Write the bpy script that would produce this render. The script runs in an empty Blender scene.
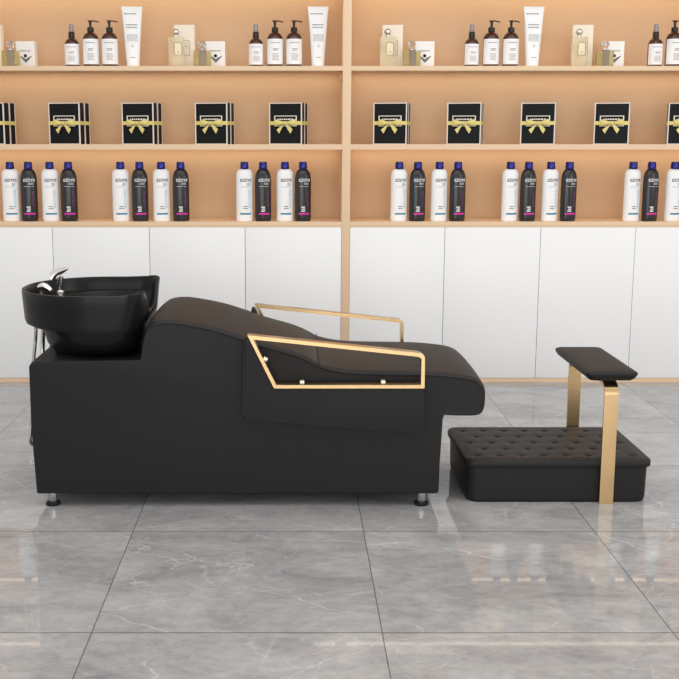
import bpy, bmesh, math
from mathutils import Vector, Matrix
PI = math.pi
C = bpy.context.scene.collection

# ------------------------------------------------------------------ helpers
def new_obj(name, me, mat=None, parent=None):
    o = bpy.data.objects.new(name, me)
    C.objects.link(o)
    if mat is not None and me is not None:
        me.materials.clear(); me.materials.append(mat)
    if parent is not None:
        o.parent = parent
    return o

def finish(name, bm, mat, parent=None, smooth=35):
    bmesh.ops.recalc_face_normals(bm, faces=bm.faces[:])
    me = bpy.data.meshes.new(name)
    bm.to_mesh(me); bm.free()
    if smooth:
        for p in me.polygons: p.use_smooth = True
        me.set_sharp_from_angle(angle=math.radians(smooth))
    return new_obj(name, me, mat, parent)

def tag(o, label=None, cat=None, group=None, kind=None):
    if label: o['label'] = label
    if cat: o['category'] = cat
    if group: o['group'] = group
    if kind: o['kind'] = kind
    return o

def thing(name, loc=(0, 0, 0), rz=0.0):
    o = bpy.data.objects.new(name, None)
    o.empty_display_size = 0.05
    C.objects.link(o); o.location = loc; o.rotation_euler = (0, 0, rz)
    return o

def copy_tree(o, parent=None):
    c = o.copy(); C.objects.link(c)
    if parent is not None: c.parent = parent
    for ch in [x for x in bpy.data.objects if x.parent == o]:
        copy_tree(ch, c)
    return c

def box(bm, x0, x1, y0, y1, z0, z1, bev=0.0, seg=2):
    vs = [bm.verts.new(p) for p in ((x0,y0,z0),(x1,y0,z0),(x1,y1,z0),(x0,y1,z0),(x0,y0,z1),(x1,y0,z1),(x1,y1,z1),(x0,y1,z1))]
    fs = [bm.faces.new([vs[i] for i in f]) for f in ((0,3,2,1),(4,5,6,7),(0,1,5,4),(1,2,6,5),(2,3,7,6),(3,0,4,7))]
    if bev > 0:
        es = list({e for f in fs for e in f.edges})
        bmesh.ops.bevel(bm, geom=es, offset=bev, segments=seg, affect='EDGES', profile=0.5)

def prism(bm, pts, y0, y1, bev=0.0, seg=3):
    """pts: outline in XZ, extruded along Y"""
    a = [bm.verts.new((x, y0, z)) for x, z in pts]
    b = [bm.verts.new((x, y1, z)) for x, z in pts]
    fa = bm.faces.new(a); fb = bm.faces.new(list(reversed(b)))
    n = len(pts)
    for i in range(n):
        j = (i + 1) % n
        bm.faces.new((a[j], a[i], b[i], b[j]))
    if bev > 0:
        es = list(set(fa.edges) | set(fb.edges))
        bmesh.ops.bevel(bm, geom=es, offset=bev, segments=seg, affect='EDGES', profile=0.5)

def lathe(bm, prof, n=32, sx=1.0, sy=1.0, cx=0.0, cy=0.0):
    rings = []
    for r, z in prof:
        rings.append([bm.verts.new((cx + sx*r*math.cos(2*PI*k/n), cy + sy*r*math.sin(2*PI*k/n), z)) for k in range(n)])
    for a, b in zip(rings, rings[1:]):
        for k in range(n):
            bm.faces.new((a[k], a[(k+1) % n], b[(k+1) % n], b[k]))
    bm.faces.new(list(reversed(rings[0]))); bm.faces.new(rings[-1])

def loft(bm, rings, cap0=True, cap1=True):
    vs = [[bm.verts.new(p) for p in r] for r in rings]
    n = len(vs[0])
    for a, b in zip(vs, vs[1:]):
        for k in range(n):
            bm.faces.new((a[k], a[(k+1) % n], b[(k+1) % n], b[k]))
    if cap0: bm.faces.new(list(reversed(vs[0])))
    if cap1: bm.faces.new(vs[-1])

def tube(bm, pts, r, n=10, rfun=None):
    pts = [Vector(p) for p in pts]
    rings = []; up = Vector((0, 1, 0))
    for i, p in enumerate(pts):
        t = (pts[min(i+1, len(pts)-1)] - pts[max(i-1, 0)]).normalized()
        u = up - t * up.dot(t)
        if u.length < 1e-4: u = Vector((1, 0, 0)) - t * t.x
        u.normalize(); up = u; v = t.cross(u)
        rr = r if rfun is None else rfun(i)
        rings.append([p + rr*(math.cos(2*PI*k/n)*u + math.sin(2*PI*k/n)*v) for k in range(n)])
    loft(bm, rings)

def smooth_path(pts, per=8):
    """Catmull-Rom through points of any dimension"""
    P = [Vector(p) for p in pts]; out = []
    for i in range(len(P)-1):
        p0 = P[max(i-1, 0)]; p1 = P[i]; p2 = P[i+1]; p3 = P[min(i+2, len(P)-1)]
        for k in range(per):
            t = k / per
            out.append(0.5*((2*p1) + (p2-p0)*t + (2*p0-5*p1+4*p2-p3)*t*t + (3*p1-p0-3*p2+p3)*t**3))
    out.append(P[-1]); return out

def round_poly(pts, radii, seg=5):
    """round each corner of a closed 2D polygon"""
    out = []; n = len(pts)
    for i, (p, r) in enumerate(zip(pts, radii)):
        p = Vector(p); a = Vector(pts[i-1]); b = Vector(pts[(i+1) % n])
        if r <= 0: out.append(tuple(p)); continue
        da = (a-p).normalized(); db = (b-p).normalized()
        q0 = p + da*r; q1 = p + db*r
        for k in range(seg+1):
            t = k/seg
            out.append(tuple((1-t)**2*q0 + 2*t*(1-t)*p + t*t*q1))
    return out

def rounded_rect(x0, x1, y0, y1, r, seg=6):
    out = []
    for cx, cy, a0 in ((x1-r, y1-r, 0), (x0+r, y1-r, PI/2), (x0+r, y0+r, PI), (x1-r, y0+r, 1.5*PI)):
        for k in range(seg+1):
            a = a0 + PI/2*k/seg
            out.append((cx + r*math.cos(a), cy + r*math.sin(a)))
    return out

def text_bm(bm, s, size, width=None, font_shear=0.0, place=None, bold=0.0, res=2):
    """adds text (in local XY) to bm; place maps (x, y) -> 3D point. Centred on the origin."""
    cu = bpy.data.curves.new('t', 'FONT'); cu.body = s; cu.size = size; cu.resolution_u = res
    cu.align_x = 'CENTER'; cu.align_y = 'CENTER'; cu.shear = font_shear; cu.offset = bold
    o = bpy.data.objects.new('t', cu); C.objects.link(o)
    dg = bpy.context.evaluated_depsgraph_get(); dg.update()
    me = bpy.data.meshes.new_from_object(o.evaluated_get(dg))
    bpy.data.objects.remove(o); bpy.data.curves.remove(cu)
    xs = [v.co.x for v in me.vertices]
    w = max(xs) - min(xs); k = (width / w) if width else 1.0
    mid = (max(xs) + min(xs)) / 2
    vs = [bm.verts.new(place((v.co.x-mid)*k, v.co.y)) for v in me.vertices]
    for p in me.polygons:
        try: bm.faces.new([vs[i] for i in p.vertices])
        except ValueError: pass
    bpy.data.meshes.remove(me)

def rect_on(bm, place, x0, x1, y0, y1, n=1):
    for i in range(n):
        a = x0 + (x1-x0)*i/n; b = x0 + (x1-x0)*(i+1)/n
        bm.faces.new([bm.verts.new(place(x, y)) for x, y in ((a, y0), (b, y0), (b, y1), (a, y1))])

def fine_print(bm, place, x0, x1, ytop, rows, dy, h, seed=1):
    """unreadable tiny print: rows of short strokes"""
    import random
    rnd = random.Random(seed)
    for r in range(rows):
        x = x0; y = ytop - r*dy
        end = x1 - rnd.random()*(x1-x0)*0.25
        while x < end:
            w = (x1-x0)*rnd.uniform(0.07, 0.16)
            rect_on(bm, place, x, min(x+w, end), y-h, y)
            x += w + (x1-x0)*0.035

# ------------------------------------------------------------------ materials
def mat(name, col, rough=0.5, metal=0.0, spec=0.5, bump=None, ior=1.45, trans=0.0, coat=0.0, var=0.0, vscale=8.0):
    m = bpy.data.materials.new(name); m.use_nodes = True
    nt = m.node_tree; b = nt.nodes['Principled BSDF']
    b.inputs['Base Color'].default_value = (*col, 1)
    b.inputs['Roughness'].default_value = rough
    b.inputs['Metallic'].default_value = metal
    b.inputs['IOR'].default_value = ior
    b.inputs['Specular IOR Level'].default_value = spec
    b.inputs['Transmission Weight'].default_value = trans
    b.inputs['Coat Weight'].default_value = coat
    tc = nt.nodes.new('ShaderNodeTexCoord')
    if var > 0:
        no = nt.nodes.new('ShaderNodeTexNoise'); no.inputs['Scale'].default_value = vscale
        nt.links.new(tc.outputs['Object'], no.inputs['Vector'])
        mx = nt.nodes.new('ShaderNodeMix'); mx.data_type = 'RGBA'
        mx.inputs[6].default_value = (*[c*(1-var) for c in col], 1)
        mx.inputs[7].default_value = (*[min(1, c*(1+var)) for c in col], 1)
        nt.links.new(no.outputs['Fac'], mx.inputs[0]); nt.links.new(mx.outputs[2], b.inputs['Base Color'])
    if bump:
        sc, st, di = bump
        no = nt.nodes.new('ShaderNodeTexNoise'); no.inputs['Scale'].default_value = sc
        no.inputs['Detail'].default_value = 3
        nt.links.new(tc.outputs['Object'], no.inputs['Vector'])
        bp = nt.nodes.new('ShaderNodeBump'); bp.inputs['Strength'].default_value = st; bp.inputs['Distance'].default_value = di
        nt.links.new(no.outputs['Fac'], bp.inputs['Height']); nt.links.new(bp.outputs['Normal'], b.inputs['Normal'])
    return m

def srgb(r, g, b):
    f = lambda c: (c/255/12.92) if c/255 <= 0.04045 else ((c/255+0.055)/1.055)**2.4
    return (f(r), f(g), f(b))

M = {}
M['leather'] = mat('black_leatherette', srgb(34, 33, 33), 0.5, bump=(450, 0.05, 0.001), spec=0.3, var=0.04, vscale=5)
M['leather_pipe'] = mat('black_piping', srgb(24, 24, 24), 0.5)
M['ceramic'] = mat('black_basin_gloss', srgb(22, 22, 22), 0.30, spec=0.26, var=0.04, vscale=4)
M['chrome'] = mat('chrome', (0.78, 0.78, 0.78), 0.12, metal=1.0)
M['steel'] = mat('brushed_steel', (0.55, 0.54, 0.53), 0.25, metal=1.0)
M['gold'] = mat('brushed_gold', srgb(216, 184, 136), 0.26, metal=1.0, var=0.05, vscale=60)
M['brass_pin'] = mat('pale_brass', srgb(235, 222, 195), 0.3, metal=0.8)
M['rubber'] = mat('black_rubber', srgb(20, 20, 20), 0.6)
M['wood'] = mat('peach_laminate', srgb(232, 201, 166), 0.5, var=0.03, vscale=3)
M['wood_back'] = mat('peach_shaded_back', srgb(225, 192, 156), 0.6, var=0.02, vscale=2)  # same laminate, colour darkened for the weaker light inside the niches
M['door'] = mat('white_lacquer', srgb(244, 244, 244), 0.4, var=0.01, vscale=2)
M['gap'] = mat('carcass_shadow', srgb(200, 200, 198), 0.7)
M['wall'] = mat('plaster', srgb(225, 222, 218), 0.8, var=0.02)
M['white_plastic'] = mat('white_plastic', srgb(247, 247, 247), 0.3, var=0.01)
M['black_plastic'] = mat('charcoal_plastic', srgb(42, 40, 41), 0.2, var=0.02)
M['navy'] = mat('navy_cap', srgb(52, 52, 130), 0.16, metal=0.75)
M['cyan'] = mat('blue_band', srgb(45, 130, 165), 0.4)
M['magenta'] = mat('magenta_band', srgb(215, 45, 165), 0.4)
M['print_dark'] = mat('dark_print', srgb(55, 57, 62), 0.5)
M['print_grey'] = mat('grey_print', srgb(115, 118, 122), 0.5)
M['print_white'] = mat('white_print', srgb(225, 225, 225), 0.5)
M['print_teal'] = mat('teal_print', srgb(110, 180, 205), 0.5)
M['print_pink'] = mat('pink_print', srgb(150, 60, 125), 0.5)
M['amber'] = mat('amber_glass', srgb(66, 30, 16), 0.1, spec=0.6, coat=0.3)
M['pump'] = mat('black_pump', srgb(26, 24, 24), 0.35)
M['pump_brown'] = mat('brown_pump_head', srgb(70, 42, 32), 0.35)
M['label'] = mat('white_label', srgb(246, 245, 245), 0.5)
M['clear_cap'] = mat('smoky_clear_cap', srgb(150, 145, 142), 0.15, spec=0.7)
M['box_black'] = mat('black_card', srgb(19, 20, 22), 0.5, spec=0.2, var=0.05)
M['box_white'] = mat('white_card_edge', srgb(238, 230, 222), 0.6)
M['ribbon'] = mat('gold_ribbon', srgb(226, 210, 130), 0.38, spec=0.6, var=0.08, vscale=40)
M['cream_card'] = mat('cream_card', srgb(248, 240, 222), 0.5, var=0.01)
M['white_card'] = mat('white_card', srgb(250, 249, 247), 0.5)
M['perfume_glass'] = mat('pale_amber_perfume_glass', srgb(253, 244, 218), 0.04, trans=0.7, ior=1.3, spec=0.7)
M['olive_glass'] = mat('olive_perfume_glass', srgb(218, 204, 140), 0.05, trans=0.6, ior=1.3, spec=0.7)
M['crystal'] = mat('crystal', srgb(235, 232, 228), 0.03, trans=0.85, ior=1.5)
M['perf_label'] = mat('cream_plate', srgb(240, 226, 190), 0.4)
M['brown_label'] = mat('brown_plate', srgb(140, 124, 106), 0.3, var=0.15, vscale=60)
M['line'] = mat('brown_line', srgb(120, 105, 80), 0.4)

def emission(name, col, s):
    m = bpy.data.materials.new(name); m.use_nodes = True; nt = m.node_tree
    nt.nodes.clear(); e = nt.nodes.new('ShaderNodeEmission'); o = nt.nodes.new('ShaderNodeOutputMaterial')
    e.inputs[0].default_value = (*col, 1); e.inputs[1].default_value = s
    nt.links.new(e.outputs[0], o.inputs[0]); return m
M['led'] = emission('warm_led', (1.0, 0.80, 0.56), 3.5)

def marble():
    m = bpy.data.materials.new('grey_marble_tiles'); m.use_nodes = True
    nt = m.node_tree; N = nt.nodes; L = nt.links; b = N['Principled BSDF']
    def nd(t, **kw):
        n = N.new(t)
        for k, v in kw.items(): setattr(n, k, v)
        return n
    def math_(op, a, bb=None, c=None):
        n = nd('ShaderNodeMath', operation=op)
        for i, x in enumerate((a, bb, c)):
            if x is None: continue
            if isinstance(x, (int, float)): n.inputs[i].default_value = x
            else: L.new(x, n.inputs[i])
        return n.outputs[0]
    tc = nd('ShaderNodeTexCoord'); sep = nd('ShaderNodeSeparateXYZ'); L.new(tc.outputs['Object'], sep.inputs[0])
    T = 0.802
    tx = math_('DIVIDE', math_('SUBTRACT', sep.outputs[0], 0.249), T)
    ty = math_('DIVIDE', math_('SUBTRACT', sep.outputs[1], 2.845), T)
    def edge(t):   # distance to nearest grout line, metres
        fr = math_('FRACT', t)
        return math_('MULTIPLY', math_('MINIMUM', fr, math_('SUBTRACT', 1.0, fr)), T)
    gx = math_('LESS_THAN', edge(tx), 0.0016)
    gy = math_('LESS_THAN', edge(ty), 0.0022)
    grout = math_('MAXIMUM', gx, gy)
    # per-tile offset so veins break at the joints
    comb = nd('ShaderNodeCombineXYZ'); L.new(math_('FLOOR', tx), comb.inputs[0]); L.new(math_('FLOOR', ty), comb.inputs[1])
    wn = nd('ShaderNodeTexWhiteNoise', noise_dimensions='3D'); L.new(comb.outputs[0], wn.inputs[0])
    off = nd('ShaderNodeVectorMath', operation='MULTIPLY_ADD'); L.new(wn.outputs['Color'], off.inputs[0])
    off.inputs[1].default_value = (7, 7, 7); L.new(tc.outputs['Object'], off.inputs[2])
    co = off.outputs[0]
    mp = nd('ShaderNodeMapping'); mp.inputs['Rotation'].default_value = (0, 0, 0.6); mp.inputs['Scale'].default_value = (1.0, 1.6, 1)
    L.new(co, mp.inputs[0])
    n1 = nd('ShaderNodeTexNoise'); n1.inputs['Scale'].default_value = 2.2; n1.inputs['Detail'].default_value = 9; n1.inputs['Roughness'].default_value = 0.66; n1.inputs['Distortion'].default_value = 0.9
    L.new(mp.outputs[0], n1.inputs['Vector'])
    cr = nd('ShaderNodeValToRGB'); e = cr.color_ramp.elements
    e[0].position = 0.36; e[0].color = (*srgb(138, 137, 137), 1); e[1].position = 0.64; e[1].color = (*srgb(186, 184, 183), 1)
    n2 = nd('ShaderNodeTexNoise'); n2.inputs['Scale'].default_value = 17; n2.inputs['Detail'].default_value = 10; n2.inputs['Roughness'].default_value = 0.75; n2.inputs['Distortion'].default_value = 0.6
    L.new(mp.outputs[0], n2.inputs['Vector'])
    L.new(math_('ADD', math_('MULTIPLY', n1.outputs['Fac'], 0.62), math_('MULTIPLY', n2.outputs['Fac'], 0.38)), cr.inputs[0])
    # long thin pale veins
    def veins(scale, dist, thr, rot, sy):
        m2 = nd('ShaderNodeMapping'); m2.inputs['Rotation'].default_value = (0, 0, rot); m2.inputs['Scale'].default_value = (1, sy, 1); L.new(co, m2.inputs[0])
        nw = nd('ShaderNodeTexNoise'); nw.inputs['Scale'].default_value = 1.7; nw.inputs['Detail'].default_value = 5; L.new(m2.outputs[0], nw.inputs['Vector'])
        va = nd('ShaderNodeVectorMath', operation='MULTIPLY_ADD'); L.new(nw.outputs['Color'], va.inputs[0]); va.inputs[1].default_value = (dist, dist, dist); L.new(m2.outputs[0], va.inputs[2])
        vo = nd('ShaderNodeTexVoronoi', feature='DISTANCE_TO_EDGE'); vo.inputs['Scale'].default_value = scale; L.new(va.outputs[0], vo.inputs['Vector'])
        lin = nd('ShaderNodeMapRange'); lin.inputs['From Min'].default_value = 0; lin.inputs['From Max'].default_value = thr
        lin.inputs['To Min'].default_value = 1; lin.inputs['To Max'].default_value = 0; L.new(vo.outputs['Distance'], lin.inputs['Value'])
        # fade along the vein
        nf = nd('ShaderNodeTexNoise'); nf.inputs['Scale'].default_value = 1.6; nf.inputs['Detail'].default_value = 2; L.new(m2.outputs[0], nf.inputs['Vector'])
        fr = nd('ShaderNodeMapRange'); fr.inputs['From Min'].default_value = 0.42; fr.inputs['From Max'].default_value = 0.62; L.new(nf.outputs['Fac'], fr.inputs['Value'])
        return math_('MULTIPLY', lin.outputs[0], fr.outputs[0])
    v = math_('MAXIMUM', veins(1.5, 0.45, 0.007, 0.5, 1.7), math_('MULTIPLY', veins(3.6, 0.8, 0.010, -0.5, 1.5), 0.75))
    mx = nd('ShaderNodeMix', data_type='RGBA'); L.new(math_('MULTIPLY', v, 0.7), mx.inputs[0]); L.new(cr.outputs[0], mx.inputs[6]); mx.inputs[7].default_value = (*srgb(214, 212, 210), 1)
    g = nd('ShaderNodeMix', data_type='RGBA'); L.new(math_('MULTIPLY', grout, 0.8), g.inputs[0]); L.new(mx.outputs[2], g.inputs[6]); g.inputs[7].default_value = (*srgb(74, 74, 74), 1)
    L.new(g.outputs[2], b.inputs['Base Color'])
    b.inputs['Roughness'].default_value = 0.035; b.inputs['IOR'].default_value = 1.38
    return m
M['floor'] = marble()

# ------------------------------------------------------------------ setting
bm = bmesh.new(); box(bm, -6, 6.5, -2.5, 6.6, -0.05, 0.0)
tag(finish('floor', bm, M['floor'], smooth=0), kind='structure')
bm = bmesh.new(); box(bm, -6, 6.5, 6.46, 6.6, 0.0, 3.2)
tag(finish('wall_back', bm, M['wall'], smooth=0), kind='structure')

# ------------------------------------------------------------------ display cabinet
YF, YB = 6.079, 6.44
XL, XR = -1.901, 2.467
D0, D1 = 0.273, 0.319
bays = ((-1.855, D0, (-1.855, -1.323, -0.788, -0.259, D0)), (D1, 2.421, (D1, 0.844, 1.373, 1.897, 2.421)))
cab = thing('display_cabinet', (0, 0, 0))
tag(cab, 'peach wood wall cabinet with backlit open shelves above white doors', 'cabinet')
def part(name, m, parent, *boxes, bev=0.0, smooth=35):
    bm = bmesh.new()
    for bx in boxes: box(bm, *bx, bev=bev)
    return finish(name, bm, m, parent, smooth)
part('back_panel', M['wood_back'], cab, (XL, XR, YB, YB+0.018, 0.0, 2.62))
for x0, x1 in ((XL, XL+0.046), (D0, D1), (XR-0.046, XR)):
    part('upright', M['wood'], cab, (x0, x1, YF, YB, 0.0, 2.62), bev=0.001)
part('top_panel', M['wood'], cab, (XL, XR, YF, YB+0.018, 2.62, 2.65), bev=0.001)
shelf_z = (0.872, 1.2945, 1.709, 2.15)
for x0, x1, gaps in bays:
    part('plinth', M['wood'], cab, (x0, x1, YF, YF+0.03, 0.0, 0.022))
    part('carcass', M['gap'], cab, (x0, x1, YF+0.022, YB, 0.022, 0.874))
    for a, b in zip(gaps, gaps[1:]):
        part('door', M['door'], cab, (a+0.0014, b-0.0014, YF, YF+0.019, 0.024, 0.872), bev=0.001)
    for i, z in enumerate(shelf_z):
        if i == 0: sh = part('shelf', M['wood'], cab, (x0, x1, YF, YB, z, z+0.029), bev=0.001)
        else:
            zb = z if i != 2 else z+0.0045
            sh = part('shelf', M['wood'], cab, (x0, x1, YF, YB-0.100, zb, z+0.029), (x0, x1, YB-0.100, YB, z+0.022, z+0.029), (x0, x1, YB-0.055, YB, z+0.012, z+0.022))
            st = part('led_strip', M['led'], sh, (x0+0.01, x1-0.01, YB-0.094, YB-0.060, zb+0.004, z+0.022))
            tag(st, 'warm glowing light strip under the shelf')
S1, S2, S3 = 0.901, 1.3235, 1.738   # standing heights

# ------------------------------------------------------------------ shampoo bottles
def shampoo(dark):
    t = thing('shampoo_bottle')
    R = 0.0475 if not dark else 0.046; sy = 0.68
    bm = bmesh.new()
    if dark:
        pr = [(R*0.90, 0), (R*0.96, 0.004), (R, 0.02), (R, 0.220), (R*0.97, 0.242), (R*0.88, 0.263), (R*0.70, 0.279), (R*0.5, 0.287), (R*0.4, 0.288)]
    else:
        pr = [(R*0.92, 0), (R*0.98, 0.004), (R, 0.012), (R, 0.245), (R*0.98, 0.262), (R*0.89, 0.275), (R*0.70, 0.284), (R*0.48, 0.288), (R*0.4, 0.2885)]
    lathe(bm, pr, 36, 1, sy)
    finish('bottle_body', bm, M['black_plastic' if dark else 'white_plastic'], t, 50)
    bm = bmesh.new(); lathe(bm, [(0.0225, 0.286), (0.0235, 0.289), (0.022, 0.322), (0.020, 0.326), (0.010, 0.328)], 24)
    finish('cap', bm, M['navy'], t, 40)
    rr = R + 0.0006
    def pl(x, y):
        a = x / rr
        return (rr*math.sin(a), -rr*sy*math.cos(a), y)
    off = lambda dx, z: (lambda x, y: pl(x+dx, y+z))
    bm = bmesh.new(); text_bm(bm, 'ezove', 0.036, width=0.070, font_shear=0.2, bold=0.0004, place=off(0.002, 0.229))
    if dark:
        fine_print(bm, pl, -0.002, 0.028, 0.212, 2, 0.006, 0.003, 3)
        rect_on(bm, pl, -0.03, 0.03, 0.191, 0.1925, 8)
        finish('brand_print', bm, M['print_white'], t, 0)
        bm = bmesh.new()
        for k in range(3): rect_on(bm, pl, -0.018+0.004*(k % 2), 0.004, 0.082-0.011*k-0.007, 0.082-0.011*k, 3)
        finish('volume_print', bm, M['print_white'], t, 0)
    else:
        fine_print(bm, pl, 0.006, 0.028, 0.212, 3, 0.006, 0.0026, 3)
        rect_on(bm, pl, -0.03, 0.022, 0.189, 0.1905, 8)
        finish('brand_print', bm, M['print_dark'], t, 0)
        bm = bmesh.new(); fine_print(bm, pl, -0.014, 0.014, 0.084, 2, 0.011, 0.004, 5)
        finish('volume_print', bm, M['print_dark'], t, 0)
    bm = bmesh.new()
    text_bm(bm, 'COLOR' if dark else 'ACCORD', 0.016 if dark else 0.018, width=0.085 if dark else 0.105, place=lambda x, y: pl(0.022-y, 0.125+x))
    finish('side_lettering', bm, M['print_pink' if dark else 'print_teal'], t, 0)
    bm = bmesh.new(); rect_on(bm, pl, -0.033, 0.033, 0.037, 0.046, 12)
    finish('colour_band', bm, M['magenta' if dark else 'cyan'], t, 0)
    return t
clus = ('leftmost cluster of left bay', 'middle cluster of left bay', 'cluster just left of the divider',
        'cluster just right of the divider', 'middle cluster of right bay', 'rightmost cluster of right bay')
bx = (-1.564,-1.463,-1.344,-1.241,-0.952,-0.846,-0.726,-0.618,-0.264,-0.161,-0.039,0.061,0.595,0.698,0.818,0.921,1.213,1.313,1.436,1.539,1.892,1.995,2.123)
protos = {}
for i, x in enumerate(bx):
    dark = i % 2 == 1; first = (i % 4) < 2
    if dark not in protos: o = protos[dark] = shampoo(dark)
    else: o = copy_tree(protos[dark])
    o.location = (x, 6.17, S1); o.rotation_euler.z = math.radians(14)
    tag(o, '%s shampoo bottle, %s of its colour, %s' % ('black' if dark else 'white', 'first' if first else 'second', clus[i//4]),
        'shampoo bottle', 'shampoo bottles on the lowest shelf')

# ------------------------------------------------------------------ gift box sets
def gift_set():
    t = thing('gift_box_set')
    W, H = 0.184, 0.222
    ys = ((-0.076, -0.022), (-0.010, 0.050))
    for k, (y0, y1) in enumerate(ys):
        bm = bmesh.new(); box(bm, -W/2, W/2, y0, y1, 0, H, bev=0.0008, seg=1)
        b = finish('gift_box', bm, M['box_black'], t)
        bm = bmesh.new(); e = 0.0055; w = W/2+0.0006
        # white frame around the front face
        for a in ((-w, -w+e, y0-0.001, y0+e, 0, H+0.0006), (w-e, w, y0-0.001, y0+e, 0, H+0.0006),
                  (-w+e, w-e, y0-0.001, y0+e, H-e*0.7, H+0.0006), (-w+e, w-e, y0-0.001, y0+e, 0, e*0.6)):
            box(bm, *a)
        if k == 1:
            box(bm, w-e, w, y1-e, y1+0.001, 0, H+0.0006)
        finish('edge_trim', bm, M['box_white'], b, 0)
        if k == 0:
            bm = bmesh.new(); yy = y0-0.0012; lw = 0.0042
            lx0, lx1, lz0, lz1 = -0.064, 0.064, 0.096, 0.154
            for a in ((lx0, lx1, lz1-lw, lz1), (lx0, lx1, lz0, lz0+lw), (lx0, lx0+lw*1.4, lz0, lz1), (lx1-lw*1.4, lx1, lz0, lz1)):
                box(bm, a[0], a[1], yy, y0, a[2], a[3])
            fine_print(bm, lambda x, z: (x, yy, z), -0.044, 0.048, 0.138, 1, 0.01, 0.0075, 4)
            finish('front_plate', bm, M['box_white'], b, 0)
    w = W/2+0.0025; z0, z1 = 0.104, 0.124
    bm = bmesh.new()
    o = [(-w, -0.0785), (w, -0.0785), (w, 0.0525), (-w, 0.0525)]; q = [(-w+.001, -0.0775), (w-.001, -0.0775), (w-.001, 0.0515), (-w+.001, 0.0515)]
    for i in range(4):
        j = (i+1) % 4
        vs = [bm.verts.new((p[0], p[1], z)) for z in (z0, z1) for p in (o[i], o[j], q[j], q[i])]
        for f in ((0,1,2,3), (4,7,6,5), (0,4,5,1), (3,2,6,7), (0,3,7,4), (1,5,6,2)): bm.faces.new([vs[k] for k in f])
    rb = finish('ribbon', bm, M['ribbon'], t, 0)
    bm = bmesh.new(); yf = -0.081
    for s in (-1, 1):   # loops: puffy, wide at the outside, pinched at the knot
        secs = []
        for k in range(9):
            u = k/8; x = s*(0.003 + 0.057*u); hh = 0.004 + 0.0145*math.sin(min(1, u*1.05)*PI/2)**1.3
            dep = 0.003 + 0.008*math.sin(u*PI*0.85); tilt = 0.003*u*(1 if s > 0 else 0.5)
            secs.append([(x, yf - dep*0.5 - dep*math.cos(2*PI*j/12), 0.114+tilt + hh*math.sin(2*PI*j/12)) for j in range(12)])
        loft(bm, secs)
        # tails
        for a, b in (((0.0, 0.111), (s*0.032-0.003, 0.070)),):
            dx = 0.0135
            pts = [(a[0]-0.002, a[1]+0.003), (a[0]+0.005*s+0.002, a[1]+0.004), (b[0]+dx, b[1]+0.010), (b[0]+0.001, b[1]-0.013), (b[0]-dx, b[1]+0.008)]
            prism(bm, pts, yf-0.005, yf-0.0025)
    prism(bm, round_poly([(-0.007, 0.105), (0.007, 0.105), (0.007, 0.122), (-0.007, 0.122)], [0.003]*4), yf-0.011, yf-0.001, bev=0.001)
    bw = finish('bow', bm, M['ribbon'], rb, 45)
    return t
gx = (-1.657, -1.244, -0.842, -0.44, -0.033, 0.539, 0.944, 1.349, 1.753, 2.158)
gw = ('cut off by photo left edge', 'fourth left of the divider', 'third left of the divider', 'second left of the divider', 'just left of the divider',
      'just right of the divider', 'second right of the divider', 'third right of the divider', 'fourth right of the divider', 'cut off by photo right edge')
g0 = gift_set()
for i, (x, w) in enumerate(zip(gx, gw)):
    o = g0 if i == 0 else copy_tree(g0)
    o.location = (x+0.017, 6.21, S2); o.rotation_euler.z = math.radians(-15)
    tag(o, 'black gift boxes tied with a gold bow, ' + w, 'gift box', 'ribboned gift boxes on the middle shelf')

# ------------------------------------------------------------------ toiletries on the top shelf
def label_print(bm, pl, w, z0, z1, seed):
    hgt = z1 - z0
    fine_print(bm, pl, -w*0.40, w*0.38, z1-hgt*0.14, 1, 0.01, hgt*0.028, seed)
    fine_print(bm, pl, -w*0.20, w*0.22, z1-hgt*0.38, 2, hgt*0.055, hgt*0.03, seed+1)
    fine_print(bm, pl, -w*0.26, w*0.28, z1-hgt*0.58, 5, hgt*0.06, hgt*0.022, seed+2)

def amber_base(t, R, hb, lz0, lz1, neck):
    bm = bmesh.new()
    lathe(bm, [(R*0.9, 0), (R*0.97, 0.003), (R, 0.010), (R, hb), (R*0.95, hb+R*0.28), (R*0.80, hb+R*0.60), (R*0.55, hb+R*0.82), (neck, hb+R*0.92), (neck, hb+R*0.92+0.012)], 36)
    finish('bottle_body', bm, M['amber'], t, 50)
    rr = R+0.0007
    pl = lambda x, z: (rr*math.sin(x/rr), -rr*math.cos(x/rr), z)
    bm = bmesh.new(); rect_on(bm, pl, -rr*1.45, rr*1.45, lz0, lz1, 24)
    lb = finish('paper_label', bm, M['label'], t, 60)
    r2 = rr+0.0006
    pl2 = lambda x, z: (r2*math.sin(x/r2), -r2*math.cos(x/r2), z)
    bm = bmesh.new(); label_print(bm, pl2, 0.075, lz0, lz1, 7)
    finish('fine_print', bm, M['print_grey'], lb, 0)
    return hb+R*0.92

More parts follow.
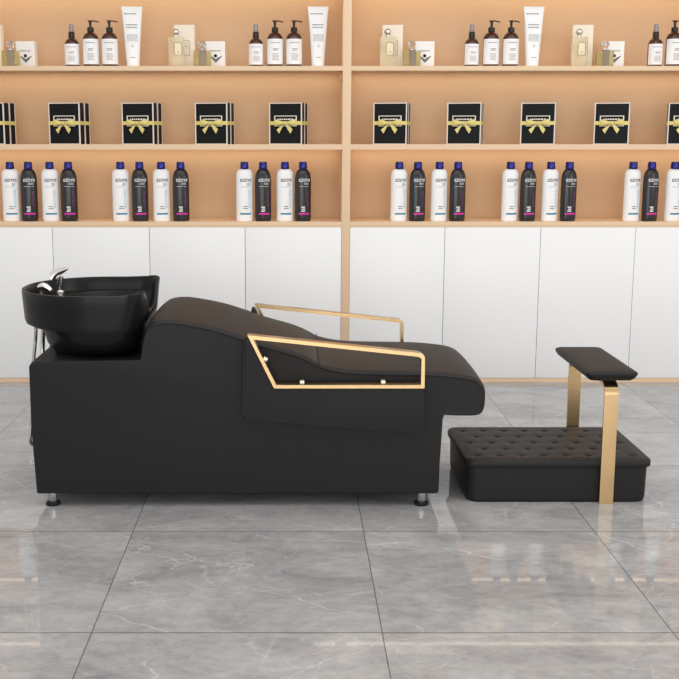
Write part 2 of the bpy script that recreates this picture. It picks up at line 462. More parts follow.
def pump_bottle():
    t = thing('pump_bottle'); top = amber_base(t, 0.0435, 0.146, 0.014, 0.148, 0.017)
    bm = bmesh.new(); lathe(bm, [(0.0175, top), (0.0185, top+0.003), (0.0175, top+0.024), (0.010, top+0.026), (0.0065, top+0.028), (0.0065, top+0.048), (0.009, top+0.049), (0.009, top+0.056), (0.006, top+0.058)], 24)
    finish('pump_collar', bm, M['pump'], t, 40)
    bm = bmesh.new(); z = top+0.0585
    tube(bm, smooth_path([(-0.014, 0, z), (0.0, 0, z+0.001), (0.022, 0, z), (0.038, 0, z-0.003), (0.045, 0, z-0.007)], 4), 0.0035, 10)
    finish('pump_nozzle', bm, M['pump_brown'], t, 60)
    return t
def spray_bottle():
    t = thing('spray_bottle'); top = amber_base(t, 0.0395, 0.118, 0.012, 0.122, 0.015)
    bm = bmesh.new(); lathe(bm, [(0.0165, top-0.006), (0.0175, top-0.003), (0.0165, top+0.030), (0.014, top+0.033)], 24)
    finish('spray_collar', bm, M['pump'], t, 40)
    bm = bmesh.new(); lathe(bm, [(0.0135, top+0.033), (0.0145, top+0.035), (0.0115, top+0.073), (0.010, top+0.075)], 24)
    finish('overcap', bm, M['clear_cap'], t, 40)
    return t
def cream_tube():
    t = thing('cream_tube')
    H = 0.304; rings = []
    for k in range(22):
        u = k/21; z = 0.016 + (H-0.016)*u
        hw = 0.035 + 0.0205*u**1.1; hd = 0.026*(1-u)**0.6 + 0.0025
        e = 1 - 0.35*u
        rings.append([(hw*math.copysign(abs(math.cos(a))**e, math.cos(a)), hd*math.copysign(abs(math.sin(a))**e, math.sin(a)), z) for a in [2*PI*j/32 for j in range(32)]])
    bm = bmesh.new(); loft(bm, rings)
    # crimp band
    box(bm, -0.0565, 0.0565, -0.0025, 0.0025, H-0.001, H+0.016)
    finish('tube_body', bm, M['white_plastic'], t, 40)
    bm = bmesh.new(); lathe(bm, [(0.0345, 0), (0.0355, 0.002), (0.0355, 0.016), (0.034, 0.018)], 32, 1, 0.78)
    finish('screw_cap', bm, M['white_plastic'], t, 40)
    def pl(x, z):
        u = max(0, min(1, (z-0.016)/(H-0.016))); hw = 0.035+0.0205*u**1.1; hd = 0.026*(1-u)**0.6+0.0025; e = 1-0.35*u
        cx = max(-0.999, min(0.999, x/hw)); ca = abs(cx)**(1/e); sa = math.sqrt(max(0, 1-ca*ca))
        return (x, -hd*sa**e-0.0012, z)
    for nm, args in (('brand_print', (-0.043, 0.048, 0.284, 1, 0.01, 0.005, 2)), ('product_print', (-0.032, 0.036, 0.226, 2, 0.014, 0.005, 11)),
                     ('fine_print', (-0.028, 0.034, 0.172, 7, 0.0055, 0.0018, 14)), ('stamp_print', (-0.006, 0.010, 0.118, 2, 0.009, 0.003, 15)), ('volume_print', (-0.014, 0.018, 0.052, 1, 0.009, 0.003, 16))):
        bm = bmesh.new(); fine_print(bm, pl, *args); finish(nm, bm, M['print_grey'], t, 0)
    return t
def put_all(make, xs, labels, cat, group, y=6.19, rz=8):
    p = None
    for x, l in zip(xs, labels):
        if p is None: p = o = make()
        else: o = copy_tree(p)
        o.location = (x, y, S3); o.rotation_euler.z = math.radians(rz)
        tag(o, l, cat, group)
quad = ('middle of left bay', 'just left of divider', 'middle of right bay', 'at right photo edge')
put_all(spray_bottle, (-1.201, -0.197, 0.98, 1.982), ['short amber spray bottle with grey cap, top shelf, ' + q for q in quad], 'spray bottle', 'amber spray bottles on the top shelf')
px = []; pn = []
for a, b, q in ((-1.097, -0.994, quad[0]), (-0.093, 0.011, quad[1]), (1.086, 1.193, quad[2]), (2.083, None, quad[3])):
    px.append(a); pn.append('amber pump bottle right beside the spray bottle, top shelf, ' + q)
    if b is not None: px.append(b); pn.append('amber pump bottle right beside the white tube, top shelf, ' + q)
put_all(pump_bottle, px, pn, 'pump bottle', 'amber pump bottles on the top shelf')
put_all(cream_tube, (-0.869, 0.142, 1.313), ['tall white squeeze tube on the top shelf, ' + q for q in quad[:3]], 'cream tube', 'white squeeze tubes on the top shelf', rz=4)

# perfumes
def frame_rects(bm, y, x0, x1, z0, z1, lw):
    for a in ((x0, x1, z1-lw, z1), (x0, x1, z0, z0+lw), (x0, x0+lw, z0+lw, z1-lw), (x1-lw, x1, z0+lw, z1-lw)):
        box(bm, a[0], a[1], y-0.0008, y, a[2], a[3])
def tall_carton():
    t = thing('perfume_carton')
    bm = bmesh.new(); box(bm, -0.056, 0.056, -0.022, 0.022, 0, 0.232, bev=0.001, seg=1)
    finish('carton_body', bm, M['cream_card'], t)
    bm = bmesh.new(); frame_rects(bm, -0.022, -0.006, 0.028, 0.068, 0.148, 0.0022)
    fine_print(bm, lambda x, z: (x, -0.0228, z), 0.004, 0.018, 0.132, 2, 0.014, 0.003, 3)
    finish('carton_print', bm, M['line'], t, 0)
    return t
def tall_perfume():
    t = thing('perfume_bottle')
    bm = bmesh.new(); box(bm, -0.043, 0.043, -0.017, 0.017, 0, 0.160, bev=0.003)
    finish('bottle_body', bm, M['perfume_glass'], t)
    bm = bmesh.new(); lathe(bm, [(0.008, 0.160), (0.010, 0.161), (0.010, 0.168), (0.008, 0.170)], 20)
    # ball stopper
    lathe(bm, [(0.018*math.sin(PI*k/12) + 0.0005, 0.187 - 0.018*math.cos(PI*k/12)) for k in range(13)], 24)
    finish('ball_stopper', bm, M['chrome'], t, 60)
    bm = bmesh.new(); box(bm, -0.010, 0.030, -0.0185, -0.0172, 0.064, 0.130)
    lb = finish('front_label', bm, M['perf_label'], t, 0)
    bm = bmesh.new(); frame_rects(bm, -0.0186, -0.011, 0.031, 0.063, 0.131, 0.0022)
    fine_print(bm, lambda x, z: (x, -0.0194, z), 0.004, 0.018, 0.082, 1, 0.01, 0.004, 3)
    finish('label_border', bm, M['line'], lb, 0)
    return t
def small_carton():
    t = thing('perfume_carton')
    bm = bmesh.new(); box(bm, -0.053, 0.053, -0.024, 0.024, 0, 0.144, bev=0.001, seg=1)
    finish('carton_body', bm, M['white_card'], t)
    y = -0.0248; pl = lambda x, z: (x, y, z)
    bm = bmesh.new(); text_bm(bm, 'PARFUM', 0.012, width=0.058, place=lambda x, z: pl(x, z+0.092))
    ring = [(0.0 + 0.009*math.cos(2*PI*k/16), 0.066+0.009*math.sin(2*PI*k/16)) for k in range(16)]
    bm.faces.new([bm.verts.new(pl(*p)) for p in ring])
    finish('carton_lettering', bm, M['box_black'], t, 0)
    bm = bmesh.new()
    for poly in (((-0.030, 0.062), (0.002, 0.028), (0.002, 0.048), (-0.018, 0.062)), ((0.002, 0.028), (0.040, 0.066), (0.016, 0.058), (0.002, 0.048))):
        bm.faces.new([bm.verts.new(pl(*p)) for p in poly])
    finish('wing_emblem', bm, M['print_grey'], t, 0)
    return t
def small_perfume():
    t = thing('perfume_bottle')
    bm = bmesh.new(); box(bm, -0.047, 0.047, -0.018, 0.018, 0, 0.086, bev=0.004)
    finish('bottle_body', bm, M['olive_glass'], t)
    bm = bmesh.new(); box(bm, -0.016, 0.020, -0.022, -0.0185, 0.004, 0.092, bev=0.001, seg=1)
    finish('front_plate', bm, M['brown_label'], t)
    bm = bmesh.new(); lathe(bm, [(0.013, 0.086), (0.014, 0.087), (0.014, 0.095), (0.011, 0.097)], 20)
    finish('collar', bm, M['chrome'], t, 50)
    # faceted stopper
    bm = bmesh.new(); lathe(bm, [(0.012, 0.0965), (0.022, 0.111), (0.025, 0.122), (0.019, 0.134), (0.009, 0.139)], 8)
    finish('crystal_stopper', bm, M['crystal'], t, 10)
    return t
pos4 = ('cut off at left photo edge', 'right half of left bay', 'just right of divider', 'right half of right bay')
put_all(tall_carton, (-1.655, -0.592, 0.556, 1.604), ['tall cream perfume carton on the top shelf, ' + q for q in pos4], 'perfume box', 'tall cream perfume cartons', y=6.28, rz=-4)
put_all(tall_perfume, (-0.632, 0.521, 1.565), ['tall pale amber perfume bottle before its cream carton, ' + q for q in pos4[1:]], 'perfume bottle', 'tall perfume bottles', y=6.19, rz=6)
pos5 = ('near left photo edge',) + pos4[1:]
put_all(small_carton, (-1.470, -0.420, 0.735, 1.782), ['short white perfume carton with grey wing emblem, top shelf, ' + q for q in pos5], 'perfume box', 'short white perfume cartons', y=6.28, rz=-6)
put_all(small_perfume, (-1.535, -0.490, 0.652, 1.705), ['squat olive glass perfume flask before its white carton, ' + q for q in pos5], 'perfume bottle', 'squat perfume flasks', y=6.18, rz=6)

# ------------------------------------------------------------------ backwash chair
Y0, Y1 = 3.912, 4.552      # near and far side of the upholstered body
YM = (Y0+Y1)/2
chair = thing('shampoo_chair', (-0.1, YM, 0))
tag(chair, 'long black leatherette backwash lounger with gold armrests on short chrome legs', 'shampoo chair')
def cfinish(name, bm, m, parent=None, smooth=35, root=None):
    root = root or chair
    bmesh.ops.translate(bm, verts=bm.verts[:], vec=-root.location)
    return finish(name, bm, m, parent or root, smooth)
top_pts = [(-0.534, 0.655), (-0.520, 0.676), (-0.497, 0.690), (-0.457, 0.696), (-0.403, 0.693), (-0.288, 0.671), (-0.188, 0.640), (-0.112, 0.613),
           (-0.007, 0.583), (0.047, 0.562), (0.102, 0.536), (0.156, 0.519), (0.220, 0.511), (0.290, 0.508), (0.461, 0.5055), (0.541, 0.502), (0.630, 0.492), (0.672, 0.480), (0.692, 0.464),
           (0.702, 0.44), (0.703, 0.40), (0.699, 0.372), (0.690, 0.356), (0.672, 0.350), (0.645, 0.349), (0.60, 0.349), (0.560, 0.349)]
crv = [(p.x, p.y) for p in smooth_path([(x, z) for x, z in top_pts], 4)]
def offset_curve(pts, d):
    out = []
    for i, p in enumerate(pts):
        a = Vector(pts[max(i-1, 0)]); b = Vector(pts[min(i+1, len(pts)-1)]); t = (b-a).normalized()
        out.append((p[0] - t.y*d, p[1] + t.x*d))
    return out
inner = offset_curve(crv, -0.006)
# lower body: low ledge under the basin, hump, seat overhang
outline = [(-0.946, 0.052), (-0.956, 0.30), (-0.956, 0.530), (-0.946, 0.546), (-0.92, 0.549), (-0.552, 0.549), (-0.541, 0.556), (-0.541, 0.60), (-0.539, 0.63)] + inner + [(0.5565, 0.352), (0.550, 0.347), (0.546, 0.340), (0.543, 0.058), (0.537, 0.050), (-0.938, 0.050)]
bm = bmesh.new(); prism(bm, outline, Y0, Y1, bev=0.006, seg=3)
base = cfinish('upholstered_base', bm, M['leather'], smooth=40)
# padded top skins that follow the profile, rounded over the side edges
def pad(name, pts, crown):
    nY = 26; bm = bmesh.new()
    w = (Y1-Y0)/2 + 0.001
    grid = []
    for i, p in enumerate(pts):
        a = Vector(pts[max(i-1, 0)]); b = Vector(pts[min(i+1, len(pts)-1)]); t = (b-a).normalized(); n = Vector((-t.y, t.x))
        row = []
        endk = math.sqrt(min(1.0, min(i, len(pts)-1-i)/4.0))
        for j in range(nY+1):
            s = -1 + 2*j/nY
            # edge rounding
            sj = math.copysign(abs(s)**0.6, s)
            ed = max(0, (abs(sj)-0.965)/0.035)
            hgt = (0.003*endk + crown*(1-abs(sj)**2.5)*endk) - 0.007*(1-math.sqrt(max(0, 1-ed*ed)))
            q = Vector(p) + n*hgt
            row.append(bm.verts.new((q.x, YM + sj*w, q.y)))
        lo = []
        for s in (1, -1):
            q = Vector(p) - n*0.012
            lo.append(bm.verts.new((q.x, YM + s*(w-0.001), q.y)))
        grid.append(row + lo)
    m = len(grid[0])
    for a, b in zip(grid, grid[1:]):
        for j in range(m):
            bm.faces.new((a[j], a[(j+1) % m], b[(j+1) % m], b[j]))
    bm.faces.new(list(reversed(grid[0]))); bm.faces.new(grid[-1])
    return cfinish(name, bm, M['leather'], smooth=50)
k_split = min(range(len(crv)), key=lambda i: abs(crv[i][0]-0.100))
backrest = pad('backrest', crv[:k_split+1], 0.008)
seat = pad('seat', crv[k_split:], 0.008)
# piping along the seams
def pipe(pts3, parent, r=0.0022):
    bm = bmesh.new(); tube(bm, pts3, r, 8); return cfinish('piping', bm, M['leather_pipe'], parent=parent, smooth=60)
low = offset_curve(crv, -0.005)
for ys in (Y0-0.0005, Y1+0.0005):
    pipe([(x, ys, z) for x, z in low[2:k_split+1]], backrest); pipe([(x, ys, z) for x, z in low[k_split:]], seat)
# seam across between backrest and seat
sx, sz = crv[k_split]
pipe([(sx, YM + (Y1-Y0)/2*(-1+2*j/20)*0.995, sz+0.0055) for j in range(21)], seat, 0.002)
# legs
for x in (-0.892, 0.483):
    for y in (3.940, Y1-0.030):
        bm = bmesh.new(); lathe(bm, [(0.0165, 0.010), (0.0175, 0.012), (0.0175, 0.052)], 28, cx=x, cy=y)
        lg = cfinish('leg', bm, M['steel'], smooth=50)
        bm = bmesh.new(); lathe(bm, [(0.0245, 0.0), (0.0265, 0.002), (0.0265, 0.011), (0.024, 0.013)], 28, cx=x, cy=y)
        cfinish('foot_pad', bm, M['rubber'], parent=lg, smooth=50)
# armrests
def armrest(mirror):
    my = (lambda y: 2*YM - y) if mirror else (lambda y: y)
    yy = lambda a, b: (min(my(a), my(b)), max(my(a), my(b)))
    bm = bmesh.new()
    pp = [(-0.170, 0.648), (-0.157, 0.648), (-0.068, 0.468), (0.474, 0.468), (0.478, 0.297), (-0.176, 0.350)]
    pp = round_poly(pp, [0.004, 0.004, 0.004, 0.006, 0.008, 0.010], 4)
    prism(bm, pp, *yy(3.852, 3.914), bev=0.006)
    ap = cfinish('armrest_panel', bm, M['leather'])
    # gold frame, a closed bent bar
    o = round_poly([(-0.158, 0.661), (0.455, 0.596), (0.472, 0.584), (0.473, 0.468), (-0.064, 0.468)], [0.001, 0.005, 0.005, 0.004, 0.002], 4)
    i_ = round_poly([(-0.138, 0.6455), (0.450, 0.583), (0.460, 0.576), (0.460, 0.4805), (-0.056, 0.4805)], [0.001, 0.003, 0.003, 0.004, 0.002], 4)
    y0, y1 = yy(3.832, 3.876)
    bm = bmesh.new(); n = len(o)
    V = [[bm.verts.new((p[0], y, p[1])) for p in lst] for y in (y0, y1) for lst in (o, i_)]
    for k in range(n):
        j = (k+1) % n
        bm.faces.new((V[0][k], V[0][j], V[1][j], V[1][k])); bm.faces.new((V[2][j], V[2][k], V[3][k], V[3][j]))
        bm.faces.new((V[0][j], V[0][k], V[2][k], V[2][j])); bm.faces.new((V[1][k], V[1][j], V[3][j], V[3][k]))
    es = [e for e in bm.edges if len(e.link_faces) == 2 and e.calc_face_angle(0) > 1.2]
    bmesh.ops.bevel(bm, geom=es, offset=0.0015, segments=2, affect='EDGES')
    fr = cfinish('armrest_frame', bm, M['gold'], smooth=40)
    for x, z, r in ((-0.103, 0.572, 0.5), (0.036, 0.488, 0), (0.326, 0.488, 0)):
        bm = bmesh.new(); box(bm, -0.008, 0.008, 3.836 if not mirror else my(3.862), 3.862 if not mirror else my(3.836), -0.006, 0.007, bev=0.0015)
        bmesh.ops.rotate(bm, verts=bm.verts[:], cent=(0, 0, 0), matrix=Matrix.Rotation(r, 3, 'Y'))
        bmesh.ops.translate(bm, verts=bm.verts[:], vec=(x + (0.008 if r else 0), 0, z))
        cfinish('fixing_pin', bm, M['brass_pin'], parent=fr)
armrest(False); armrest(True)

# ------------------------------------------------------------------ wash basin
basin = thing('wash_basin', (-0.74, 4.24, 0.549))
tag(basin, 'glossy black shampoo basin resting on the low end of the lounger', 'basin')
def d_outline(x0, x1, y0, y1, rl, rr):
    out = []
    def arc(cx, cy, r, a0, n):
        e = 2/2.8 if cx < (x0+x1)/2 else 1.0     # the tap end is a squarish bow, the neck end plain quarter rounds
        pw = lambda v: math.copysign(abs(v)**e, v) if abs(v) > 1e-9 else 0.0
        for k in range(n):
            a = a0 + PI/2*k/n; out.append((cx + r*pw(math.cos(a)), cy + r*pw(math.sin(a))))
    def seg(a, b, n):
        for k in range(n): t = k/n; out.append((a[0]+(b[0]-a[0])*t, a[1]+(b[1]-a[1])*t))
    seg((x1, (y0+y1)/2), (x1, y1-rr), 8); arc(x1-rr, y1-rr, rr, 0, 8)
    seg((x1-rr, y1), (x0+rl, y1), 12); arc(x0+rl, y1-rl, rl, PI/2, 12)
    seg((x0, y1-rl), (x0, y0+rl), 8); arc(x0+rl, y0+rl, rl, PI, 12)
    seg((x0+rl, y0), (x1-rr, y0), 12); arc(x1-rr, y0+rr, rr, 1.5*PI, 8)
    seg((x1, y0+rr), (x1, (y0+y1)/2), 8)
    return out
BY = 4.23
def ring(x0, x1, hy, rl, rr, z, top=False, dz=0.0):
    pts = d_outline(x0, x1, BY-hy, BY+hy, rl, rr); out = []
    for x, y in pts:
        zz = z
        if top:
            # raised horns next to the neck rest, deep dip between them
            ux = max(0, min(1, (x-(-0.70))/0.15)); ux = ux*ux*(3-2*ux)
            v = abs(y-BY)
            zz = z + 0.004*ux
            d = max(0, min(1, (0.225-v)/0.13)); d = d*d*(3-2*d)
            ux2 = max(0, min(1, (x-(-0.60))/0.05))
            zz -= 0.092*d*ux2
        out.append((x, y, zz+dz))
    return out
outer = [ring(-0.86, -0.66, 0.12, 0.10, 0.08, 0.550), ring(-0.905, -0.615, 0.205, 0.14, 0.12, 0.5515), ring(-0.915, -0.588, 0.255, 0.18, 0.12, 0.563),
         ring(-0.930, -0.572, 0.285, 0.20, 0.115, 0.588), ring(-0.938, -0.562, 0.299, 0.21, 0.105, 0.620), ring(-0.943, -0.556, 0.304, 0.20, 0.10, 0.648),
         ring(-0.992, -0.554, 0.305, 0.25, 0.098, 0.652), ring(-1.020, -0.552, 0.306, 0.275, 0.096, 0.660)]
def blend(t):  # between the lower edge of the apron and the rim
    b = ring(-1.026-0.008*t, -0.550+0.011*t, 0.306+0.005*t, 0.285, 0.095-0.015*t, 0.782, True)
    return [(q[0], q[1], 0.660 + (q[2]-0.660)*t) for q in b]
outer += [blend(t) for t in (0.10, 0.4, 0.7, 0.96)]
rim = [ring(-1.033, -0.540, 0.3095, 0.285, 0.079, 0.785, True), ring(-1.023, -0.550, 0.2995, 0.276, 0.070, 0.785, True), ring(-1.020, -0.553, 0.2965, 0.273, 0.068, 0.780, True)]
inn = [ring(-1.018, -0.556, 0.294, 0.27, 0.066, 0.755, True), ring(-1.014, -0.559, 0.290, 0.268, 0.066, 0.738, True, -0.004),
       ring(-0.900, -0.575, 0.275, 0.20, 0.08, 0.733), ring(-0.885, -0.580, 0.262, 0.20, 0.10, 0.700), ring(-0.870, -0.60, 0.235, 0.18, 0.11, 0.62), ring(-0.83, -0.65, 0.16, 0.1, 0.09, 0.578), ring(-0.78, -0.70, 0.05, 0.04, 0.04, 0.572)]
for r_ in inn[2:4]:   # keep the inner wall below the dipped rim
    for k, p in enumerate(r_):
        if p[0] > -0.62 and abs(p[1]-BY) < 0.25: r_[k] = (p[0], p[1], min(p[2], 0.668))
bm = bmesh.new(); loft(bm, outer + rim + inn)
bowl = cfinish('bowl', bm, M['ceramic'], smooth=50, root=basin)
# rubber neck rest lining the notch
nr = [p for p in ring(-1.028, -0.545, 0.3045, 0.28, 0.075, 0.786, True) if p[0] > -0.60]
nr = [p for p in nr if p[1] >= BY][::-1] + [p for p in nr if p[1] < BY][::-1]
nr = sorted(nr, key=lambda p: math.atan2(p[1]-BY, p[0]+0.75))
bm = bmesh.new(); tube(bm, nr, 0.0045, 8, rfun=lambda i: 0.0045*min(1, (0.3+min(i, len(nr)-1-i)*0.25))); cfinish('neck_rest', bm, M['rubber'], smooth=60, root=basin)
# mixer tap
bm = bmesh.new()
lathe(bm, [(0.020, 0.733), (0.021, 0.735), (0.019, 0.740), (0.014, 0.742), (0.014, 0.782), (0.018, 0.785), (0.018, 0.794), (0.011, 0.799)], 28, cx=-0.945, cy=4.44)
tap = cfinish('faucet', bm, M['chrome'], smooth=45, root=basin)
bm = bmesh.new()
sec = []
path = smooth_path([(-0.972, 4.435, 0.788), (-0.963, 4.435, 0.803), (-0.945, 4.433, 0.815), (-0.922, 4.430, 0.825), (-0.904, 4.428, 0.832)], 4)
for i, p in enumerate(path):
    u = i/(len(path)-1); w_ = 0.018*(1-0.55*u); h_ = 0.021*(1-u)**0.8 + 0.002
    sec.append([(p.x - h_*0.4*math.sin(2*PI*k/14), p.y + w_*math.cos(2*PI*k/14), p.z + h_*math.sin(2*PI*k/14)) for k in range(14)])
loft(bm, sec); cfinish('lever', bm, M['chrome'], parent=tap, smooth=60, root=basin)
# pull-out hand shower parked on the deck
bm = bmesh.new()
pth = smooth_path([(-0.982, 4.25, 0.736), (-0.981, 4.25, 0.768), (-0.971, 4.248, 0.780), (-0.955, 4.245, 0.777), (-0.938, 4.242, 0.764)], 5)
tube(bm, pth, 0.018, 20, rfun=lambda i: 0.011 + 0.005*math.sin(min(1, i/(len(pth)-1))*PI))
hs = cfinish('hand_shower', bm, M['chrome'], smooth=60, root=basin)
bm = bmesh.new()
d = (Vector(pth[-1])-Vector(pth[-3])).normalized()
tube(bm, [Vector(pth[-1])-d*0.002, Vector(pth[-1])+d*0.006], 0.010, 20)
cfinish('spray_face', bm, M['pump_brown'], parent=hs, smooth=40, root=basin)
# hoses hanging from the deck behind the ledge
def hose(pts, m, rib=True, r=0.0065):
    P = smooth_path(pts, 40)
    bm = bmesh.new(); tube(bm, P, r, 12, rfun=(lambda i: r*(1.0 if i % 2 else 0.78)) if rib else None)
    cfinish('hose', bm, m, smooth=70, root=basin)
hose([(-0.978, 4.15, 0.660), (-0.982, 4.15, 0.60), (-0.994, 4.15, 0.50), (-1.000, 4.15, 0.38), (-1.012, 4.15, 0.26), (-1.020, 4.15, 0.190), (-1.006, 4.16, 0.172), (-0.975, 4.22, 0.19), (-0.967, 4.24, 0.30), (-0.967, 4.24, 0.44)], M['steel'], r=0.0075)
hose([(-0.955, 4.20, 0.655), (-0.965, 4.20, 0.60), (-0.970, 4.20, 0.52), (-0.969, 4.20, 0.40), (-0.969, 4.20, 0.12)], M['chrome'], r=0.0105)
hose([(-0.925, 4.33, 0.650), (-0.945, 4.33, 0.60), (-0.962, 4.33, 0.56), (-0.964, 4.33, 0.50), (-0.964, 4.33, 0.10)], M['rubber'], rib=False)

# ------------------------------------------------------------------ foot rest
foot = thing('foot_rest', (1.0, 4.2, 0))
tag(foot, 'low black tufted foot box with gold bracket carrying a small padded rest', 'footrest')
fy0, fy1 = 3.964, 4.452
def rr_loft(levels):
    rings = []
    for x0, x1, y0, y1, r, z in levels:
        rings.append([(p[0], p[1], z) for p in rounded_rect(x0, x1, y0, y1, r, 8)])
    return rings
bm = bmesh.new()
loft(bm, rr_loft([(0.664, 1.328, fy0+0.005, fy1-0.005, 0.04, 0.0005), (0.660, 1.333, fy0+0.001, fy1-0.001, 0.045, 0.004), (0.657, 1.336, fy0, fy1, 0.045, 0.016), (0.654, 1.339, fy0, fy1, 0.045, 0.138)]))
fb = cfinish('foot_box', bm, M['leather'], smooth=50, root=foot)
bm = bmesh.new(); box(bm, 0.9955, 0.9975, fy0-0.0008, fy0+0.004, 0.022, 0.134)
cfinish('seam', bm, M['leather_pipe'], parent=fb, smooth=0, root=foot)
# tufted lid: height-field with dimples
LX0, LX1, LY0, LY1 = 0.645, 1.350, fy0-0.007, fy1+0.009
bm = bmesh.new()
levels = [(LX0+0.003, LX1-0.003, LY0+0.003, LY1-0.003, 0.042, 0.136), (LX0, LX1, LY0, LY1, 0.045, 0.140), (LX0, LX1, LY0, LY1, 0.045, 0.156), (LX0+0.003, LX1-0.003, LY0+0.003, LY1-0.003, 0.042, 0.161), (LX0+0.009, LX1-0.009, LY0+0.009, LY1-0.009, 0.036, 0.164)]
loft(bm, rr_loft(levels), cap1=False)
tuft = []
for r in range(5):
    for c in range(8 if r % 2 == 0 else 7):
        tuft.append((LX0+0.055 + 0.084*c + (0.0415 if r % 2 else 0), LY0+0.06 + 0.09*r))
def inside(x, y):
    r = 0.036; x0, x1, y0, y1 = LX0+0.009, LX1-0.009, LY0+0.009, LY1-0.009
    cx = max(x0+r, min(x1-r, x)); cy = max(y0+r, min(y1-r, y))
    return r - math.hypot(x-cx, y-cy)
# warp a rectangle grid into the rounded rectangle
nx, ny = 150, 100; G = []
x0, x1, y0, y1, r = LX0+0.009, LX1-0.009, LY0+0.009, LY1-0.009, 0.036
cxm, cym = (x0+x1)/2, (y0+y1)/2
for i in range(nx+1):
    row = []
    for j in range(ny+1):
        x = x0+(x1-x0)*i/nx; y = y0+(y1-y0)*j/ny
        ax = max(0, abs(x-cxm)-((x1-x0)/2-r)); ay = max(0, abs(y-cym)-((y1-y0)/2-r))
        if ax > 0 and ay > 0:
            m_ = max(ax, ay); L_ = math.hypot(ax, ay); k = m_/L_
            x = cxm + math.copysign((x1-x0)/2-r+ax*k, x-cxm); y = cym + math.copysign((y1-y0)/2-r+ay*k, y-cym)
        dmin = inside(x, y); dmin = min(dmin, 0.05)
        z = 0.164 + 0.004*min(1, dmin/0.03)
        for tx, ty in tuft:
            d2 = (x-tx)**2 + (y-ty)**2
            if d2 < 0.0036: z -= 0.0050*math.exp(-d2/0.00012) + 0.002*math.exp(-d2/0.0006)
        if dmin < 0.002: z = 0.164
        row.append(bm.verts.new((x, y, z)))
    G.append(row)
for i in range(nx):
    for j in range(ny):
        bm.faces.new((G[i][j], G[i+1][j], G[i+1][j+1], G[i][j+1]))
lid = cfinish('tufted_lid', bm, M['leather'], smooth=60, root=foot)
for tx, ty in tuft:
    bm = bmesh.new(); lathe(bm, [(0.0062, 0.158), (0.0066, 0.160), (0.005, 0.1622), (0.0015, 0.1632)], 12, cx=tx, cy=ty)
    cfinish('tuft_button', bm, M['leather_pipe'], parent=lid, smooth=60, root=foot)
# gold bracket: two flat uprights bent over under the cushion
bm = bmesh.new()
BX0, BX1 = 1.149, 1.200; zt = 0.462; r0 = 0.045; ya, yb = 3.942, 4.476; th = 0.011
path = [(ya, 0.0)] + [(ya + r0 - r0*math.cos(a), zt - r0 + r0*math.sin(a)) for a in [PI/2*k/8 for k in range(9)]] + [(yb - r0 + r0*math.sin(a), zt - r0 + r0*math.cos(a)) for a in [PI/2*k/8 for k in range(9)]] + [(yb, 0.0)]
ins = [(ya+th, 0.0)] + [(ya + r0 - (r0-th)*math.cos(a), zt - r0 + (r0-th)*math.sin(a)) for a in [PI/2*k/8 for k in range(9)]] + [(yb - r0 + (r0-th)*math.sin(a), zt - r0 + (r0-th)*math.cos(a)) for a in [PI/2*k/8 for k in range(9)]] + [(yb-th, 0.0)]
V = [[bm.verts.new((x, p[0], p[1])) for p in lst] for x in (BX0, BX1) for lst in (path, ins)]
n = len(path)
for k in range(n-1):
    bm.faces.new((V[0][k], V[0][k+1], V[1][k+1], V[1][k])); bm.faces.new((V[2][k+1], V[2][k], V[3][k], V[3][k+1]))
    bm.faces.new((V[0][k+1], V[0][k], V[2][k], V[2][k+1])); bm.faces.new((V[1][k], V[1][k+1], V[3][k+1], V[3][k]))
for k in (0, n-1): bm.faces.new((V[0][k], V[1][k], V[3][k], V[2][k]))
cfinish('bracket', bm, M['gold'], smooth=40, root=foot)
bm = bmesh.new(); box(bm, 1.147, 1.202, 3.985, 4.42, 0.462, 0.476, bev=0.002)
cfinish('mounting_plate', bm, M['rubber'], root=foot)
bm = bmesh.new()
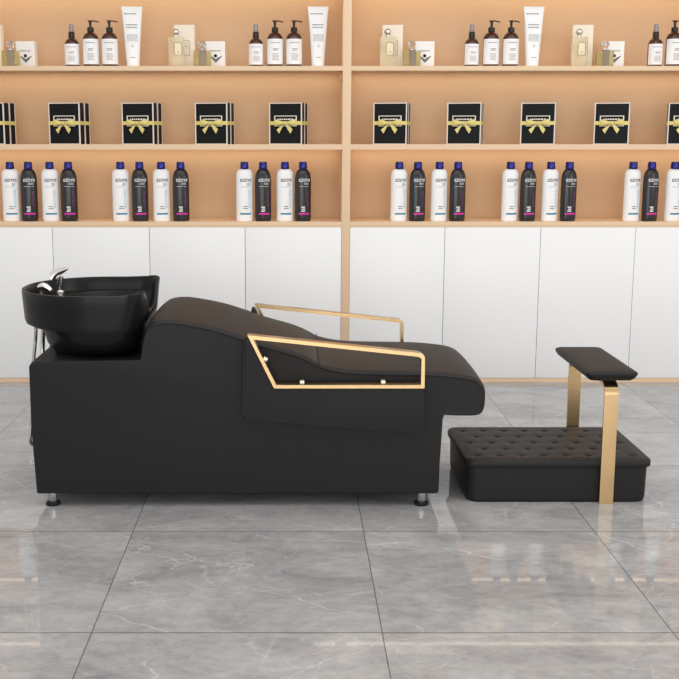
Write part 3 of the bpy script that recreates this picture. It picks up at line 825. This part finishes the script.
cx0, cx1, cy0, cy1 = 1.077, 1.268, 3.925, 4.445
lv = []
for ins_, z in ((0.026, 0.4715), (0.018, 0.473), (0.010, 0.479), (0.003, 0.490), (0.0, 0.497), (0.001, 0.502), (0.005, 0.505), (0.012, 0.5075), (0.03, 0.509), (0.055, 0.510)):
    lv.append((cx0+ins_, cx1-ins_, cy0+ins_, cy1-ins_, max(0.010, 0.024-ins_*0.3), z))
loft(bm, rr_loft(lv)); cfinish('cushion', bm, M['leather'], smooth=60, root=foot)

# ------------------------------------------------------------------ camera
cam_d = bpy.data.cameras.new('camera'); cam = bpy.data.objects.new('camera', cam_d); C.objects.link(cam)
th_ = math.atan(196.5/1100)
cam.location = (0, 0, 1.33); cam.rotation_euler = (PI/2 - th_, 0, 0)
cam_d.sensor_width = 36; cam_d.lens = 1100/679*36; cam_d.shift_x = 47.5/679
bpy.context.scene.camera = cam

# ------------------------------------------------------------------ light
w = bpy.data.worlds.new('world'); bpy.context.scene.world = w; w.use_nodes = True
bg = w.node_tree.nodes['Background']; bg.inputs[0].default_value = (1, 0.985, 0.965, 1); bg.inputs[1].default_value = 0.80
def area(name, loc, target, size, power, col=(1, 1, 1)):
    l = bpy.data.lights.new(name, 'AREA'); l.shape = 'RECTANGLE'; l.size, l.size_y = size; l.energy = power; l.color = col
    o = bpy.data.objects.new(name, l); C.objects.link(o); o.location = loc
    o.rotation_euler = (Vector(target) - Vector(loc)).to_track_quat('-Z', 'Y').to_euler(); return o
area('ceiling_softbox', (0.6, 3.4, 3.3), (0.5, 4.4, 0), (4.5, 2.5), 44)
area('right_side_light', (5.5, 1.5, 2.2), (0.3, 5.0, 0.8), (2.5, 2.5), 42)  # area lamp for the light coming from the right
area('front_fill_light', (0.2, -2.2, 1.25), (0.2, 6.0, 0.6), (5.0, 2.4), 100)  # unseen fill lamp added behind the camera to brighten doors and niches

sc = bpy.context.scene
sc.view_settings.view_transform = 'Standard'; sc.view_settings.look = 'None'; sc.view_settings.gamma = 1
sc.view_settings.exposure = 0.0
